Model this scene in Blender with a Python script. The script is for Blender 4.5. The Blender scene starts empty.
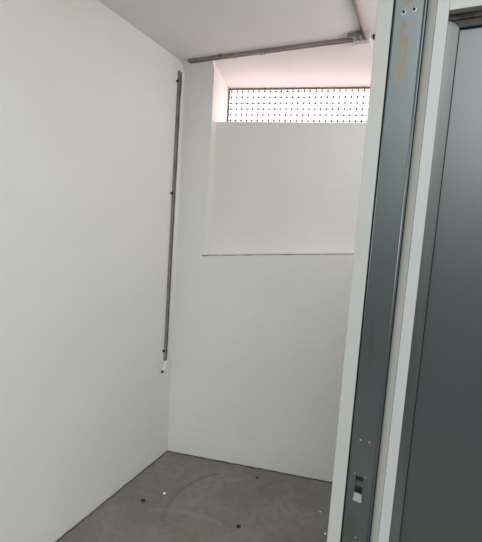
import bpy, bmesh, math, random
from mathutils import Vector, Matrix
random.seed(7)
S = bpy.context.scene
COL = S.collection

# ---------------------------------------------------------------- camera
cam_d = bpy.data.cameras.new('camera'); cam = bpy.data.objects.new('camera', cam_d); COL.objects.link(cam)
F = Vector((-0.42186737, 0.90005083, -0.10925395)).normalized()
R = Vector((0.90066613, 0.42985613, 0.06343678)).normalized()
U = R.cross(F).normalized()
cam.matrix_world = Matrix(((R.x, U.x, -F.x, 1.46076), (R.y, U.y, -F.y, -2.11584), (R.z, U.z, -F.z, 1.55), (0, 0, 0, 1)))
cam_d.sensor_fit = 'VERTICAL'; cam_d.sensor_height = 24.0
cam_d.lens = 392.146 / 542 * 24.0
cam_d.clip_start = 0.02
S.camera = cam

# ---------------------------------------------------------------- world: soft daylight, brighter above than below
w = bpy.data.worlds.new('world'); S.world = w; w.use_nodes = True
wn = w.node_tree; wn.nodes.clear()
wo = wn.nodes.new('ShaderNodeOutputWorld'); bg = wn.nodes.new('ShaderNodeBackground')
tc = wn.nodes.new('ShaderNodeTexCoord'); sx = wn.nodes.new('ShaderNodeSeparateXYZ'); rp = wn.nodes.new('ShaderNodeValToRGB')
mr = wn.nodes.new('ShaderNodeMapRange'); mr.inputs[1].default_value = -1; mr.inputs[2].default_value = 1
wn.links.new(tc.outputs['Generated'], sx.inputs[0]); wn.links.new(sx.outputs[2], mr.inputs[0])
wn.links.new(mr.outputs[0], rp.inputs[0]); wn.links.new(rp.outputs[0], bg.inputs[0]); wn.links.new(bg.outputs[0], wo.inputs[0])
e = rp.color_ramp.elements
e[0].position = 0.0; e[0].color = (0.06, 0.06, 0.057, 1)
e[1].position = 1.0; e[1].color = (0.92, 1.0, 1.02, 1)
for p_, c_ in ((0.36, (0.06, 0.06, 0.06)), (0.5, (0.13, 0.135, 0.14)), (0.62, (0.36, 0.38, 0.39)), (0.75, (0.85, 0.89, 0.90))):
    k = e.new(p_); k.color = c_ + (1,)
# the open sky on the window side is far brighter than the shaded passage side
sk = wn.nodes.new('ShaderNodeMapRange'); sk.interpolation_type = 'SMOOTHSTEP'
sk.inputs[1].default_value = 0.1; sk.inputs[2].default_value = 0.7; sk.inputs[3].default_value = 1.75; sk.inputs[4].default_value = 6.5
wn.links.new(sx.outputs[1], sk.inputs[0]); wn.links.new(sk.outputs[0], bg.inputs[1])

TH = 0.228819
UB = Vector((math.cos(TH), math.sin(TH), 0)); NB = Vector((-math.sin(TH), math.cos(TH), 0))
def bw(u, d, z): return UB * u + NB * d + Vector((0, 0, z))       # point on / behind the skewed back wall

# daylight outside the high window (blown out behind the grille)
def area(name, loc, target, sx_, sy_, power, col):
    L = bpy.data.lights.new(name, 'AREA'); L.shape = 'RECTANGLE'; L.size = sx_; L.size_y = sy_; L.energy = power; L.color = col
    o = bpy.data.objects.new(name, L); COL.objects.link(o); o.location = loc
    o.rotation_euler = (Vector(target) - Vector(loc)).to_track_quat('-Z', 'Y').to_euler()
    return o
area('window_daylight', bw(0.75, 1.15, 2.28), bw(0.75, 0.2, 2.42), 3.2, 2.2, 95, (1.0, 0.74, 0.71))
# light of the passage behind the camera
area('passage_light', (2.0, -2.7, 2.5), (0.0, -0.5, 2.2), 1.3, 1.0, 15, (1.0, 1.0, 0.97))
# unseen fill light added behind the door leaf to brighten left wall and recess
area('hidden_fill_light', (1.95, -0.35, 2.1), (0.0, -0.10, 2.05), 0.6, 0.45, 7.4, (1.0, 0.955, 0.97))

S.view_settings.view_transform = 'Standard'; S.view_settings.look = 'None'
S.view_settings.gamma = 1; S.view_settings.use_curve_mapping = False
S.view_settings.exposure = 0.0

# ---------------------------------------------------------------- materials
def srgb(r, g, b):
    f = lambda v: (v / 255 / 12.92) if v / 255 <= 0.04045 else ((v / 255 + 0.055) / 1.055) ** 2.4
    return (f(r), f(g), f(b), 1)
def mat(name, c, rough=0.6, metal=0.0, c2=None, nscale=4.0, bump=0.0, bscale=60.0, stretch=(1, 1, 1), spec=0.5):
    m = bpy.data.materials.new(name); m.use_nodes = True; n = m.node_tree; b = n.nodes['Principled BSDF']
    b.inputs['Roughness'].default_value = rough; b.inputs['Metallic'].default_value = metal
    b.inputs['Specular IOR Level'].default_value = spec
    g = n.nodes.new('ShaderNodeNewGeometry'); mp = n.nodes.new('ShaderNodeMapping'); mp.inputs['Scale'].default_value = stretch
    n.links.new(g.outputs['Position'], mp.inputs[0])
    t = n.nodes.new('ShaderNodeTexNoise'); t.inputs['Scale'].default_value = nscale; t.inputs['Detail'].default_value = 5
    n.links.new(mp.outputs[0], t.inputs['Vector'])
    r = n.nodes.new('ShaderNodeValToRGB'); r.color_ramp.elements[0].position = .35; r.color_ramp.elements[1].position = .65
    r.color_ramp.elements[0].color = c; r.color_ramp.elements[1].color = c2 or c
    n.links.new(t.outputs[0], r.inputs[0]); n.links.new(r.outputs[0], b.inputs['Base Color'])
    if bump:
        t2 = n.nodes.new('ShaderNodeTexNoise'); t2.inputs['Scale'].default_value = bscale; t2.inputs['Detail'].default_value = 6
        n.links.new(mp.outputs[0], t2.inputs['Vector'])
        bp = n.nodes.new('ShaderNodeBump'); bp.inputs['Strength'].default_value = bump; bp.inputs['Distance'].default_value = 0.01
        n.links.new(t2.outputs[0], bp.inputs['Height']); n.links.new(bp.outputs[0], b.inputs['Normal'])
    m['ramp'] = r.name
    return m
M = {}
M['wall'] = mat('white_plaster', srgb(230, 231, 226), .75, c2=srgb(233, 234, 230), nscale=2.5, bump=.38, bscale=8)
M['ceiling'] = mat('ceiling_paint', srgb(231, 226, 225), .8, c2=srgb(235, 230, 229), nscale=3, bump=.12, bscale=12)
M['soffit'] = mat('lintel_plaster', srgb(232, 226, 222), .8, nscale=3)
M['edge'] = mat('bare_render_edge', srgb(142, 124, 114), .9, c2=srgb(186, 170, 162), nscale=18)
M['seam'] = mat('dark_mortar', srgb(62, 58, 55), .9, c2=srgb(110, 105, 100), nscale=30)
M['glass_wire'] = mat('rusted_wire', srgb(112, 92, 90), .8, c2=srgb(136, 112, 110), nscale=60)
M['trunk'] = mat('grey_trunking', srgb(126, 124, 121), .5, c2=srgb(145, 141, 138), nscale=14)
M['trunk2'] = mat('mauve_trunking', srgb(132, 119, 117), .55, c2=srgb(150, 137, 134), nscale=20)
M['dark'] = mat('dark_gap', srgb(28, 28, 28), .8)
M['cable'] = mat('brown_cable', srgb(120, 102, 82), .6, c2=srgb(92, 84, 76), nscale=40)
M['box'] = mat('white_plastic', srgb(236, 226, 224), .5)
M['pipe'] = mat('pinkish_conduit', srgb(178, 158, 152), .5)
M['paint'] = mat('off_white_enamel', srgb(190, 194, 187), .5, c2=srgb(194, 198, 191), nscale=3)
M['stile'] = mat('white_enamel', srgb(196, 199, 197), .4)
M['beige'] = mat('beige_seal', srgb(180, 179, 170), .6, c2=srgb(186, 184, 175), nscale=6, stretch=(1, 1, .1))
M['bead'] = mat('grey_bead', srgb(124, 128, 126), .34, metal=.8, c2=srgb(134, 138, 136), nscale=8, stretch=(6, 6, .4))
M['panel'] = mat('grey_panel', srgb(110, 113, 115), .40, metal=.85, c2=srgb(115, 118, 120), nscale=2)
M['screw'] = mat('bright_screw', srgb(200, 204, 204), .3, metal=.6)
M['chip'] = mat('white_chip', srgb(235, 235, 230), .6)
M['spot'] = mat('dark_pellet', srgb(48, 45, 43), .8)
M['rustspot'] = mat('rust_pellet', srgb(92, 62, 50), .8)

def math_node(n, op, a, b=None, c=None):
    k = n.nodes.new('ShaderNodeMath'); k.operation = op
    for i, v in enumerate((a, b, c)):
        if v is None: continue
        if isinstance(v, (int, float)): k.inputs[i].default_value = v
        else: n.links.new(v, k.inputs[i])
    return k.outputs[0]
def mixc(n, fac, a, col):
    k = n.nodes.new('ShaderNodeMix'); k.data_type = 'RGBA'
    n.links.new(fac, k.inputs[0]); n.links.new(a, k.inputs[6]); k.inputs[7].default_value = col
    return k.outputs[2]

# galvanised steel with tan glue residue near the top and a rusty bloom at the foot
g_ = mat('galvanised_steel', srgb(113, 121, 122), .40, metal=.85, c2=srgb(121, 129, 130), nscale=5, bump=.04, bscale=20, stretch=(1, 1, .5))
M['galv'] = g_
n = g_.node_tree; b = n.nodes['Principled BSDF']; base = n.nodes[g_['ramp']].outputs[0]
geo = n.nodes.new('ShaderNodeNewGeometry'); sp = n.nodes.new('ShaderNodeSeparateXYZ'); n.links.new(geo.outputs['Position'], sp.inputs[0])
tn = n.nodes.new('ShaderNodeTexNoise'); tn.inputs['Scale'].default_value = 75; tn.inputs['Detail'].default_value = 4; n.links.new(geo.outputs['Position'], tn.inputs['Vector'])
def blob(cx, cz, rx, rz, pw=4):
    dx = math_node(n, 'POWER', math_node(n, 'ABSOLUTE', math_node(n, 'DIVIDE', math_node(n, 'SUBTRACT', sp.outputs[0], cx), rx)), pw)
    dz = math_node(n, 'POWER', math_node(n, 'ABSOLUTE', math_node(n, 'DIVIDE', math_node(n, 'SUBTRACT', sp.outputs[2], cz), rz)), pw)
    return math_node(n, 'SUBTRACT', 1.0, math_node(n, 'ADD', dx, dz))
tot = None
for a in ((1.365, 2.088, .010, .020), (1.361, 2.030, .009, .012), (1.362, 1.995, .011, .022), (1.364, 1.955, .010, .022), (1.3615, 1.918, .010, .016)):
    v = math_node(n, 'MAXIMUM', blob(*a), -1.0)
    tot = v if tot is None else math_node(n, 'MAXIMUM', tot, v)
nz = math_node(n, 'MULTIPLY', math_node(n, 'SUBTRACT', tn.outputs[0], .5), 5.5)
mk = math_node(n, 'MULTIPLY', math_node(n, 'MULTIPLY', math_node(n, 'ADD', tot, nz), 1.3), math_node(n, 'GREATER_THAN', tot, -.6))
k = n.nodes.new('ShaderNodeClamp'); n.links.new(mk, k.inputs[0])
glue = math_node(n, 'MULTIPLY', k.outputs[0], .62)
c1 = mixc(n, glue, base, srgb(168, 146, 112))
rb = blob(1.357, .79, .018, .05, 2); kr = n.nodes.new('ShaderNodeClamp'); n.links.new(rb, kr.inputs[0])
rb2 = blob(1.36, 1.28, .008, .09, 2); kr2 = n.nodes.new('ShaderNodeClamp'); n.links.new(rb2, kr2.inputs[0])
c1 = mixc(n, math_node(n, 'MULTIPLY', kr.outputs[0], .35), c1, srgb(120, 98, 66))
c1 = mixc(n, math_node(n, 'MULTIPLY', kr2.outputs[0], .3), c1, srgb(120, 98, 66))
n.links.new(c1, b.inputs['Base Color'])
met = math_node(n, 'SUBTRACT', .85, math_node(n, 'MULTIPLY', glue, .95)); n.links.new(met, b.inputs['Metallic'])
rg = math_node(n, 'ADD', .34, math_node(n, 'MULTIPLY', glue, .5)); n.links.new(rg, b.inputs['Roughness'])

# concrete floor with scuff arcs
fm = mat('concrete_floor', srgb(116, 111, 105), .62, c2=srgb(131, 126, 119), nscale=3.2, bump=.12, bscale=40)
M['floor'] = fm
n = fm.node_tree; b = n.nodes['Principled BSDF']; base = n.nodes[fm['ramp']].outputs[0]
geo = n.nodes.new('ShaderNodeNewGeometry'); sp = n.nodes.new('ShaderNodeSeparateXYZ'); n.links.new(geo.outputs['Position'], sp.inputs[0])
tn = n.nodes.new('ShaderNodeTexNoise'); tn.inputs['Scale'].default_value = 22; tn.inputs['Detail'].default_value = 6; n.links.new(geo.outputs['Position'], tn.inputs['Vector'])
k = n.nodes.new('ShaderNodeMapRange'); k.inputs[1].default_value = .45; k.inputs[2].default_value = .75; k.inputs[4].default_value = .6; n.links.new(tn.outputs[0], k.inputs[0])
base = mixc(n, k.outputs[0], base, srgb(104, 98, 93))
def arc(cx, cy, r, w_, a0, a1, amt, colr, base):
    dx = math_node(n, 'SUBTRACT', sp.outputs[0], cx); dy = math_node(n, 'SUBTRACT', sp.outputs[1], cy)
    d = math_node(n, 'SQRT', math_node(n, 'ADD', math_node(n, 'MULTIPLY', dx, dx), math_node(n, 'MULTIPLY', dy, dy)))
    ring = math_node(n, 'SUBTRACT', 1.0, math_node(n, 'DIVIDE', math_node(n, 'ABSOLUTE', math_node(n, 'SUBTRACT', d, r)), w_))
    ang = math_node(n, 'ARCTAN2', dy, dx)
    m1 = math_node(n, 'GREATER_THAN', ang, a0); m2 = math_node(n, 'LESS_THAN', ang, a1)
    kk = n.nodes.new('ShaderNodeClamp'); n.links.new(ring, kk.inputs[0])
    f = math_node(n, 'MULTIPLY', math_node(n, 'MULTIPLY', kk.outputs[0], amt), math_node(n, 'MULTIPLY', m1, m2))
    return mixc(n, f, base, colr)
base = arc(.72, -.33, .415, .013, 2.35, 3.142, .55, srgb(84, 79, 75), base)
base = arc(.72, -.33, .415, .022, -3.142, -2.6, .4, srgb(84, 79, 75), base)
base = arc(.44, -.85, .315, .012, .5, 1.75, .6, srgb(108, 104, 78), base)
base = arc(.93, -.07, .22, .010, 2.0, 3.1, .45, srgb(90, 85, 80), base)
base = arc(.60, -1.0, .60, .02, 1.5, 2.2, .3, srgb(150, 144, 138), base)
n.links.new(base, b.inputs['Base Color'])

# ---------------------------------------------------------------- mesh helpers
def link(name, bm, m, parent=None, smooth=False):
    me = bpy.data.meshes.new(name); bmesh.ops.recalc_face_normals(bm, faces=bm.faces); bm.to_mesh(me); bm.free()
    if smooth:
        for f_ in me.polygons: f_.use_smooth = True
    for mm in (m if isinstance(m, (list, tuple)) else [m]): me.materials.append(mm)
    o = bpy.data.objects.new(name, me); COL.objects.link(o)
    if parent:
        o.parent = parent; o.matrix_parent_inverse = Matrix.Translation(-parent.location)
    return o
def box(bm, x0, x1, y0, y1, z0, z1, bev=0.0):
    return hexa(bm, [Vector(v) for v in ((x0, y0, z0), (x1, y0, z0), (x1, y1, z0), (x0, y1, z0), (x0, y0, z1), (x1, y0, z1), (x1, y1, z1), (x0, y1, z1))], bev)
def hexa(bm, P, bev=0.0):
    v = [bm.verts.new(p) for p in P]
    fs = [bm.faces.new([v[i] for i in f]) for f in ((3, 2, 1, 0), (4, 5, 6, 7), (0, 1, 5, 4), (1, 2, 6, 5), (2, 3, 7, 6), (3, 0, 4, 7))]
    if bev:
        es = {e_ for f_ in fs for e_ in f_.edges}
        bmesh.ops.bevel(bm, geom=list(es), offset=bev, segments=2, affect='EDGES', profile=.5)
    return v
def tube(bm, pts, r, seg=10):
    rings = []
    pts = [Vector(p) for p in pts]
    for i, p in enumerate(pts):
        t = (pts[min(i + 1, len(pts) - 1)] - pts[max(i - 1, 0)]).normalized()
        a = t.orthogonal().normalized() if not rings else (pa - t * pa.dot(t)).normalized()
        pa = a; c = t.cross(a)
        rings.append([bm.verts.new(p + (a * math.cos(2 * math.pi * j / seg) + c * math.sin(2 * math.pi * j / seg)) * r) for j in range(seg)])
    for A, B in zip(rings, rings[1:]):
        for j in range(seg): bm.faces.new((A[j], A[(j + 1) % seg], B[(j + 1) % seg], B[j]))
    bm.faces.new(rings[0]); bm.faces.new(rings[-1])
def disc(bm, c, nrm, r, h, seg=14):
    c = Vector(c); nrm = Vector(nrm).normalized(); tube(bm, [c, c + nrm * h], r, seg)
def struct(name, bm, m, parent=None, **k):
    o = link(name, bm, m, parent, **k); o['kind'] = 'structure'; return o
def thing(name, label, cat, loc, group=None):
    o = bpy.data.objects.new(name, None); COL.objects.link(o); o.location = loc; o.empty_display_size = .05
    o['label'] = label; o['category'] = cat
    if group: o['group'] = group
    bpy.context.view_layer.update()
    return o
def tag(o, label, cat, group=None):
    o['label'] = label; o['category'] = cat
    if group: o['group'] = group
    return o
def B(): return bmesh.new()

# ---------------------------------------------------------------- the room
H = 2.530
D = .47; XR = 2.0; Y0 = -1.116                                             # Y0: plane of the door frame
bm = B(); box(bm, -.15, 2.6, -4.0, 1.3, -.1, 0); struct('floor', bm, M['floor'])
bm = B(); ce = [(-.15, -1.5), (2.6, -1.5), (bw(2.5, D, 0).x, bw(2.5, D, 0).y), (bw(-.08, D, 0).x, bw(-.08, D, 0).y)]
hexa(bm, [Vector((x, y, H)) for x, y in ce] + [Vector((x, y, H + .12)) for x, y in ce]); struct('ceiling', bm, M['ceiling'])
bm = B(); box(bm, -.15, 0, -2.4, .6, 0, H); struct('wall_left', bm, M['wall'])
bm = B(); box(bm, XR, XR + .12, Y0 + .12, 1.0, 0, H); struct('wall_right', bm, M['wall'])
# back wall: thick lower part with a stepped ledge, left pier, thinner infill panel, opening above it
UP = 0.190; UE = 2.05; UW = 1.28
ledge = lambda u: 1.362 + .0857 * (u - .174)
bm = B()
hexa(bm, [bw(0.0, 0, 0), bw(UE, 0, 0), bw(UE, D, 0), bw(-.02, D, 0), bw(0.0, 0, ledge(0)), bw(UE, 0, ledge(UE)), bw(UE, D, ledge(UE)), bw(-.02, D, ledge(0))])
hexa(bm, [bw(0, 0, ledge(0)), bw(UP, 0, ledge(UP)), bw(UP - .024, D, ledge(UP)), bw(0, D, ledge(0)), bw(0, 0, H), bw(UP, 0, H), bw(UP - .024, D, H), bw(0, D, H)])
hexa(bm, [bw(UP - .0066, .13, ledge(UP)), bw(UE, .13, ledge(UE)), bw(UE, D, ledge(UE)), bw(UP - .024, D, ledge(UP)), bw(UP - .0066, .13, 2.221), bw(UE, .13, 2.221), bw(UE, D, 2.221), bw(UP - .024, D, 2.221)])
hexa(bm, [bw(UW, .13, 2.221), bw(UE, .13, 2.221), bw(UE, D, 2.221), bw(UW, D, 2.221), bw(UW, .13, H), bw(UE, .13, H), bw(UE, D, H), bw(UW, D, H)])
struct('wall_back', bm, M['wall'])
# rough plaster cove closing the top of the pier
bm = B()
P = []
for u in (0.0, UP):
    for d, z in ((0.0, 2.478), (-.006, 2.492), (-.022, 2.512), (-.046, H), (0.0, H)):
        P.append(bm.verts.new(bw(u, d, z)))
for i in range(5):
    j = (i + 1) % 5; bm.faces.new((P[i], P[j], P[5 + j], P[5 + i]))
bm.faces.new(P[:5]); bm.faces.new(P[5:])
struct('trim_1', bm, M['wall'])
# dark open joint at the foot of the walls
def joint(name, a, b, nrm, n_=26):
    bm = B(); a = Vector(a); b = Vector(b); nrm = Vector(nrm); pr = None
    for i in range(n_ + 1):
        p = a.lerp(b, i / n_); wd = .004 + random.random() * .012
        q = [bm.verts.new(p), bm.verts.new(p + nrm * wd), bm.verts.new(p + nrm * wd * .4 + Vector((0, 0, .006)))]
        if pr:
            bm.faces.new((pr[1], q[1], q[2], pr[2])); bm.faces.new((pr[0], q[0], q[1], pr[1])); bm.faces.new((pr[0], pr[2], q[2], q[0]))
        else: bm.faces.new(q)
        pr = q
    bm.faces.new(pr)
    struct(name, bm, M['seam'])
joint('trim_2', (0, .0, 0), (0, -1.6, 0), (1, 0, 0), 40)
joint('trim_3', bw(0, 0, 0), bw(2.0, 0, 0), -NB, 40)

# thin brownish render edge left along the front of the ledge
bm = B(); pr = None
for i in range(61):
    u = .172 + i * .019; z = ledge(u); h_ = (.0075 if i < 3 else .004) + random.uniform(-.0012, .0012)
    q = [bm.verts.new(bw(u, .001, z + .0005)), bm.verts.new(bw(u, -.0035, z)), bm.verts.new(bw(u, -.002, z - h_)), bm.verts.new(bw(u, .001, z - h_))]
    if pr:
        for a_ in range(4): bm.faces.new((pr[a_], pr[(a_ + 1) % 4], q[(a_ + 1) % 4], q[a_]))
    else: bm.faces.new(q)
    pr = q
bm.faces.new(pr)
struct('trim_4', bm, M['edge'])

# window: high opening closed with wire mesh
win = bpy.data.objects.new('window_1', None); COL.objects.link(win); win.location = bw(.7, .44, 2.38); win['kind'] = 'structure'
bpy.context.view_layer.update()
def bar(bm, u0, u1, d0, d1, z0, z1): hexa(bm, [bw(u0, d0, z0), bw(u1, d0, z0), bw(u1, d1, z0), bw(u0, d1, z0), bw(u0, d0, z1), bw(u1, d0, z1), bw(u1, d1, z1), bw(u0, d1, z1)])
WD = .427; WP = UP - .021
bm = B()
bar(bm, WP, UW, WD, WD + .02, H - .009, H); bar(bm, WP, WP + .009, WD, WD + .02, 2.221, H)
bar(bm, UW - .012, UW, WD, WD + .02, 2.221, H); bar(bm, WP, UW, WD, WD + .02, 2.221, 2.235)
struct('window_frame', bm, M['glass_wire'], win); bm = B()
pit = .0395
u = WP + pit * .6
while u < UW:
    tube(bm, [bw(u + random.uniform(-.001, .001), WD + .006, 2.222), bw(u, WD + .006, H)], .0033, 6); u += pit
z = H - .022
while z > 2.225:
    tube(bm, [bw(WP, WD + .011, z), bw(UW, WD + .011, z)], .0033, 6); z -= pit
u = WP + pit * .6
while u < UW:
    z = H - .022
    while z > 2.225:
        disc(bm, bw(u, WD, z), NB, .0068, .014, 8); z -= pit
    u += pit
o = struct('wire_mesh', bm, M['glass_wire'], win)

# ---------------------------------------------------------------- trunking and conduit
def channel(bm, a, b, nrm, wd, dp, th=.002):
    """open U channel running a->b on a surface with outward normal nrm"""
    a = Vector(a); b = Vector(b); nrm = Vector(nrm).normalized(); t = (b - a).normalized(); s = t.cross(nrm).normalized()
    def slab(s0, s1, n0, n1):
        hexa(bm, [a + s * s0 + nrm * n0, a + s * s1 + nrm * n0, b + s * s1 + nrm * n0, b + s * s0 + nrm * n0,
                  a + s * s0 + nrm * n1, a + s * s1 + nrm * n1, b + s * s1 + nrm * n1, b + s * s0 + nrm * n1])
    slab(-wd / 2, wd / 2, 0, th); slab(-wd / 2, -wd / 2 + th, th, dp); slab(wd / 2 - th, wd / 2, th, dp)
    slab(-wd / 2 + th, -wd / 2 + wd * .3, dp - th, dp); slab(wd / 2 - wd * .3, wd / 2 - th, dp - th, dp)
# 1 along the ceiling edge
t = thing('cable_trunking', 'long mauve grey trunking fixed along the ceiling above the mesh window', 'cable trunking', (.054, -.04, H), 'surface trunking of the room')
bm = B(); channel(bm, (.054, -.040, H), (1.02, -.022, H), (0, 0, -1), .026, .016); link('channel', bm, M['trunk2'], t)
bm = B(); tube(bm, [(.056, -.040, H - .007), (.5, -.031, H - .009), (1.018, -.022, H - .007)], .0055, 8); link('cable', bm, M['trunk'], t)
for f_ in (.30, .47):
    bm = B(); x = .054 + f_; y = -.040 + f_ * .0186
    box(bm, x - .016, x + .016, y - .0145, y + .0145, H - .0185, H - .0005); tag_ = link('coupler', bm, M['trunk2'], t)
bm = B(); tube(bm, [(.274, -.052, H), (.278, -.058, H - .010), (.286, -.060, H - .012)], .006, 8); link('fixing_clip', bm, M['seam'], t)
# 2 upright on the left wall
t = thing('cable_trunking', 'tall grey trunking running down the left wall beside the corner', 'cable trunking', (0, -.058, .665), 'surface trunking of the room')
bm = B(); channel(bm, (0, -.060, 2.462), (0, -.082, .668), (1, 0, 0), .023, .014); link('channel', bm, M['trunk'], t)
pts = []
for i in range(14):
    z = 2.44 - i * .05; pts.append((.0145 + .003 * math.sin(i * 1.3), -.061 - .0123 * (2.46 - z) + .003 * math.sin(i * .9), z))
bm = B(); tube(bm, pts, .0048, 8); link('cable', bm, M['cable'], t)
bm = B(); tube(bm, [(p[0] + .002, p[1] + .004 * math.cos(i * 1.1), p[2]) for i, p in enumerate(pts)], .003, 8); link('cable', bm, M['seam'], t)
for z in (2.40, 1.735, .735):
    bm = B(); disc(bm, (0, -.079 - .0123 * (2.46 - z), z), (1, 0, 0), .007, .012, 10); link('screw', bm, M['dark'], t)
bm = B(); tube(bm, [(.008, -.082, .668), (.009, -.083, .645), (.010, -.092, .622), (.011, -.108, .606)], .0095, 10)
e_ = link('end_fitting', bm, M['box'], t, smooth=True); e_['label'] = 'white bent end fitting'
bm = B(); tube(bm, [(.011, -.105, .608), (.012, -.120, .597)], .007, 10); link('cable_end', bm, M['dark'], t)
# 3 junction box
t = thing('junction_box', 'small white junction box under the ceiling where the conduits meet', 'junction box', (1.065, -.02, H))
bm = B(); box(bm, 1.022, 1.105, -.045, .030, H - .040, H, .004); link('box_body', bm, M['box'], t)
bm = B(); box(bm, 1.018, 1.109, -.049, .034, H - .049, H - .040, .003); link('box_lid', bm, M['box'], t)
bm = B(); tube(bm, [(1.035, -.045, H - .016), (1.035, -.090, H - .016)], .012, 12); tube(bm, [(1.030, -.075, H - .014), (1.000, -.082, H - .013)], .010, 10)
link('cable_gland', bm, M['trunk'], t)
bm = B(); tube(bm, [(1.058, -.045, H - .018), (1.058, -.085, H - .014)], .013, 12); link('cable_gland', bm, M['trunk'], t)
# 4 conduit running over the ceiling to the viewer
t = thing('ceiling_conduit', 'round pinkish conduit crossing the ceiling from junction box towards the viewer', 'conduit', (1.087, -.05, H))
bm = B(); tube(bm, [(1.086, -.046, H - .022), (1.087, -.09, H - .014), (1.087, -.15, H - .0125), (1.085, -.9, H - .0125)], .011, 12); link('tube', bm, M['pipe'], t, smooth=True)
bm = B(); tube(bm, [(1.070, -.10, H - .005), (1.071, -.9, H - .005)], .005, 8); link('cable', bm, M['trunk'], t, smooth=True)
# 5 short run right of the box
t = thing('cable_trunking', 'stub of dark trunking right of the white junction box, cut off by the frame', 'cable trunking', (1.11, -.02, H), 'surface trunking of the room')
bm = B(); channel(bm, (1.112, -.016, H), (1.99, .0, H), (0, 0, -1), .026, .016); link('channel', bm, M['dark'], t)
bm = B(); tube(bm, [(1.114, -.016, H - .007), (1.98, 0, H - .007)], .005, 8); link('cable', bm, M['trunk'], t)

# ---------------------------------------------------------------- door frame post (white lining + galvanised channel)
ZT = 2.36
t = thing('door_post', 'white door post with a galvanised steel strip, strike slot and glue marks', 'door post', (1.35, Y0 + .05, 0))
bm = B(); box(bm, 1.2985, 1.3325, Y0, Y0 + .10, 0, ZT, .0015); link('white_lining', bm, M['paint'], t)
bm = B(); box(bm, 1.3325, 1.3365, Y0 + .008, Y0 + .09, 0, ZT); link('rubber_seal', bm, M['dark'], t)
# channel face with the strike slot cut through it
GX0, GX1, GY = 1.3365, 1.4035, Y0 + .002
sx0, sx1, sz0, sz1 = 1.3555, 1.3745, .866, .934
bm = B()
for x0, x1, z0, z1 in ((GX0, sx0, 0, ZT), (sx1, GX1, 0, ZT), (sx0, sx1, 0, sz0), (sx0, sx1, sz1, ZT)):
    box(bm, x0, x1, GY, GY + .0016, z0, z1)
box(bm, GX0, GX0 + .0012, GY + .0016, GY + .08, 0, ZT); box(bm, GX1 - .0012, GX1, GY + .0016, GY + .08, 0, ZT)
bmesh.ops.remove_doubles(bm, verts=bm.verts, dist=1e-5)
ch = link('steel_channel', bm, M['galv'], t)
for x0, x1, h_ in ((GX0 + .0002, GX0 + .0022, .0022), (GX1 - .0062, GX1 - .0022, .0030)):
    bm = B(); tube(bm, [(x0 + (x1 - x0) / 2, GY + .0002, 0.0), (x0 + (x1 - x0) / 2, GY + .0002, ZT)], (x1 - x0) / 2, 10)
    link('rolled_lip', bm, M['galv'], ch, smooth=True)
# strike pocket
sb = B(); box(sb, sx0 - .001, sx1 + .001, GY + .022, GY + .024, sz0, sz1); box(sb, sx0 - .002, sx0, GY + .0017, GY + .024, sz0, sz1)
box(sb, sx1, sx1 + .002, GY + .0017, GY + .024, sz0, sz1); box(sb, sx0 - .002, sx1 + .002, GY + .0017, GY + .024, sz0 - .002, sz0); box(sb, sx0 - .002, sx1 + .002, GY + .0017, GY + .024, sz1, sz1 + .002)
spk = link('strike_pocket', sb, M['bead'], t)
bm = B(); hexa(bm, [Vector(v) for v in ((sx0 - .0015, GY - .0006, .866), (sx1 + .001, GY - .0006, .864), (sx1 + .001, GY + .004, .864), (sx0 - .0015, GY + .004, .866), (sx0 - .0015, GY + .0012, .886), (sx1 + .001, GY + .0012, .884), (sx1 + .001, GY + .006, .884), (sx0 - .0015, GY + .006, .886))])
x_ = link('strike_tongue', bm, M['screw'], spk); x_['label'] = 'bright bent metal tongue'
bm = B(); box(bm, sx0, sx1, GY + .004, GY + .02, sz1 - .014, sz1, .001); link('latch_block', bm, M['dark'], spk)
for x, z in ((1.3525, .9395), (1.3800, .9365)):
    bm = B(); disc(bm, (x, GY, z), (0, -1, 0), .0017, .0012, 12); link('rivet', bm, M['screw'], t)
bm = B(); box(bm, sx1 + .002, sx1 + .0055, GY - .0012, GY + .0002, sz0, sz1 + .001, .0005); link('slot_lip', bm, M['galv'], t)
for x, z, dark in ((1.3575, 2.058, 1), (1.379, 2.0605, 1), (1.3580, 1.0325, 0), (1.3800, 1.0320, 0), (1.3705, .7655, 0)):
    bm = B(); r_ = .0048 if dark else (.0024 if z > .9 else .0016)
    disc(bm, (x, GY, z), (0, -1, 0), r_, .0008, 16); sc = link('screw_hole', bm, M['screw'], t)
    if dark:
        bm = B(); disc(bm, (x - .0006, GY - .0008, z + .0008), (0, -1, 0), .0034, .0006, 14); link('hole', bm, M['dark'], sc)

# ---------------------------------------------------------------- door leaf right of the post
dr = bpy.data.objects.new('door_1', None); COL.objects.link(dr); dr.location = (1.84, Y0 + .02, 0); dr['kind'] = 'structure'
bpy.context.view_layer.update()
DX1 = 2.30; DZ = 2.10
bm = B(); box(bm, 1.4036, 1.4060, Y0 + .006, Y0 + .06, 0, ZT); struct('gap_seal', bm, M['dark'], dr)
bm = B()   # angled beige seal between post and leaf
hexa(bm, [Vector(v) for v in ((1.4060, Y0 + .012, .004), (1.4245, Y0, .004), (1.4245, Y0 + .05, .004), (1.4060, Y0 + .05, .004), (1.4060, Y0 + .012, DZ + .02), (1.4245, Y0, DZ + .02), (1.4245, Y0 + .05, DZ + .02), (1.4060, Y0 + .05, DZ + .02))])
struct('seal_strip', bm, M['beige'], dr)
bm = B()
box(bm, 1.4250, 1.4500, Y0 - .001, Y0 + .05, .006, DZ, .0015); box(bm, DX1 - .09, DX1, Y0 - .001, Y0 + .05, .006, DZ, .0015)
struct('door_stile', bm, M['stile'], dr)
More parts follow.
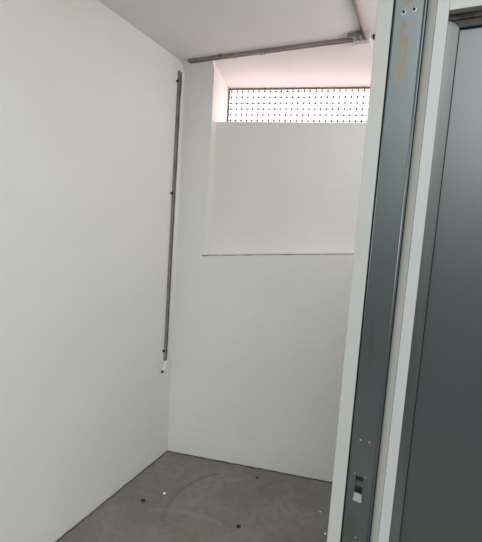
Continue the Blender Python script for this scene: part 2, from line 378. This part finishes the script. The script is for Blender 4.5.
bm = B(); box(bm, 1.4500, DX1 - .09, Y0 - .001, Y0 + .05, 2.046, DZ, .001); box(bm, 1.4500, DX1 - .09, Y0 - .001, Y0 + .05, .006, .12, .001)
struct('door_rail', bm, M['stile'], dr)
RX0, RX1, RZ0, RZ1 = 1.4502, DX1 - .0902, .1202, 2.0458
ya, yb, bwd = Y0 + .020, Y0 + .031, .024
def beadpc(P4):
    bm = B(); v = [bm.verts.new(p) for p in P4]; q = [bm.verts.new((p[0], Y0 + .045, p[2])) for p in P4]
    bm.faces.new(v); bm.faces.new(q)
    for i in range(4): bm.faces.new((v[i], v[(i + 1) % 4], q[(i + 1) % 4], q[i]))
    struct('glazing_bead', bm, M['bead'], dr)
g = .0006
beadpc([(RX0, ya, RZ0), (RX0, ya, RZ1), (RX0 + bwd, yb, RZ1 - bwd - g), (RX0 + bwd, yb, RZ0 + bwd)])
beadpc([(RX0 + g, ya, RZ1), (RX1, ya, RZ1), (RX1 - bwd, yb, RZ1 - bwd), (RX0 + bwd + g, yb, RZ1 - bwd)])
beadpc([(RX1, ya, RZ0), (RX1, ya, RZ1 - g), (RX1 - bwd, yb, RZ1 - bwd - g), (RX1 - bwd, yb, RZ0 + bwd)])
beadpc([(RX0, ya, RZ0), (RX1, ya, RZ0), (RX1 - bwd, yb, RZ0 + bwd), (RX0 + bwd, yb, RZ0 + bwd)])
bm = B(); box(bm, RX0 + bwd - .002, RX1 - bwd + .002, Y0 + .036, Y0 + .040, RZ0 + bwd - .002, RZ1 - bwd + .002); struct('door_panel', bm, M['panel'], dr)
bm = B(); box(bm, RX0, RX1, Y0 + .0185, Y0 + .030, 2.0345, 2.0456); struct('rail_underside_shade', bm, M['seam'], dr)  # dark strip standing in for the shaded underside of the top rail
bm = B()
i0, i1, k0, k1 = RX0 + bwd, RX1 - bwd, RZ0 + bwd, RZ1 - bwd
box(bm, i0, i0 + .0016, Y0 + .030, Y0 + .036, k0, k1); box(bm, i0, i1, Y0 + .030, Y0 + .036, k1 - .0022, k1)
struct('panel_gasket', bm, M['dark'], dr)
# wall over the door leaf
bm = B(); box(bm, 1.4072, 2.6, Y0 + .0, Y0 + .10, DZ + .05, H); box(bm, DX1 + .01, 2.6, Y0, Y0 + .10, 0, DZ + .05); struct('wall_front', bm, M['wall'])

# ---------------------------------------------------------------- bits on the floor
def crumb(name, x, y, r, m, label, cat='debris', fl=.35, group=None):
    bm = B(); bmesh.ops.create_icosphere(bm, subdivisions=2, radius=r)
    for v in bm.verts:
        v.co *= random.uniform(.82, 1.12); v.co.z = max(v.co.z, -r * .9) * fl
    zm = min(v.co.z for v in bm.verts)
    for v in bm.verts: v.co += Vector((x, y, -zm))
    tag(link(name, bm, m), label, cat, group)
crumb('plaster_chip', .245, -.367, .0085, M['chip'], 'bright white plaster chip on the floor near the left corner', 'plaster chip', .9)
crumb('pebble', .176, -.470, .013, M['spot'], 'dark pebble on the floor nearest the left wall', 'pebble')
crumb('pebble', .725, -.375, .012, M['spot'], 'dark round pebble on open floor, nearest the viewer', 'pebble')
crumb('pebble', .649, .048, .011, M['rustspot'], 'rust brown pebble on the floor close to the back wall', 'pebble')
crumb('plaster_chip', 1.075, -.045, .006, M['chip'], 'tiny pale chip on the floor beside the post, farther from viewer', 'plaster chip')
crumb('plaster_chip', 1.137, -.193, .006, M['chip'], 'tiny pale chip on the floor by the post foot, nearest the viewer', 'plaster chip')
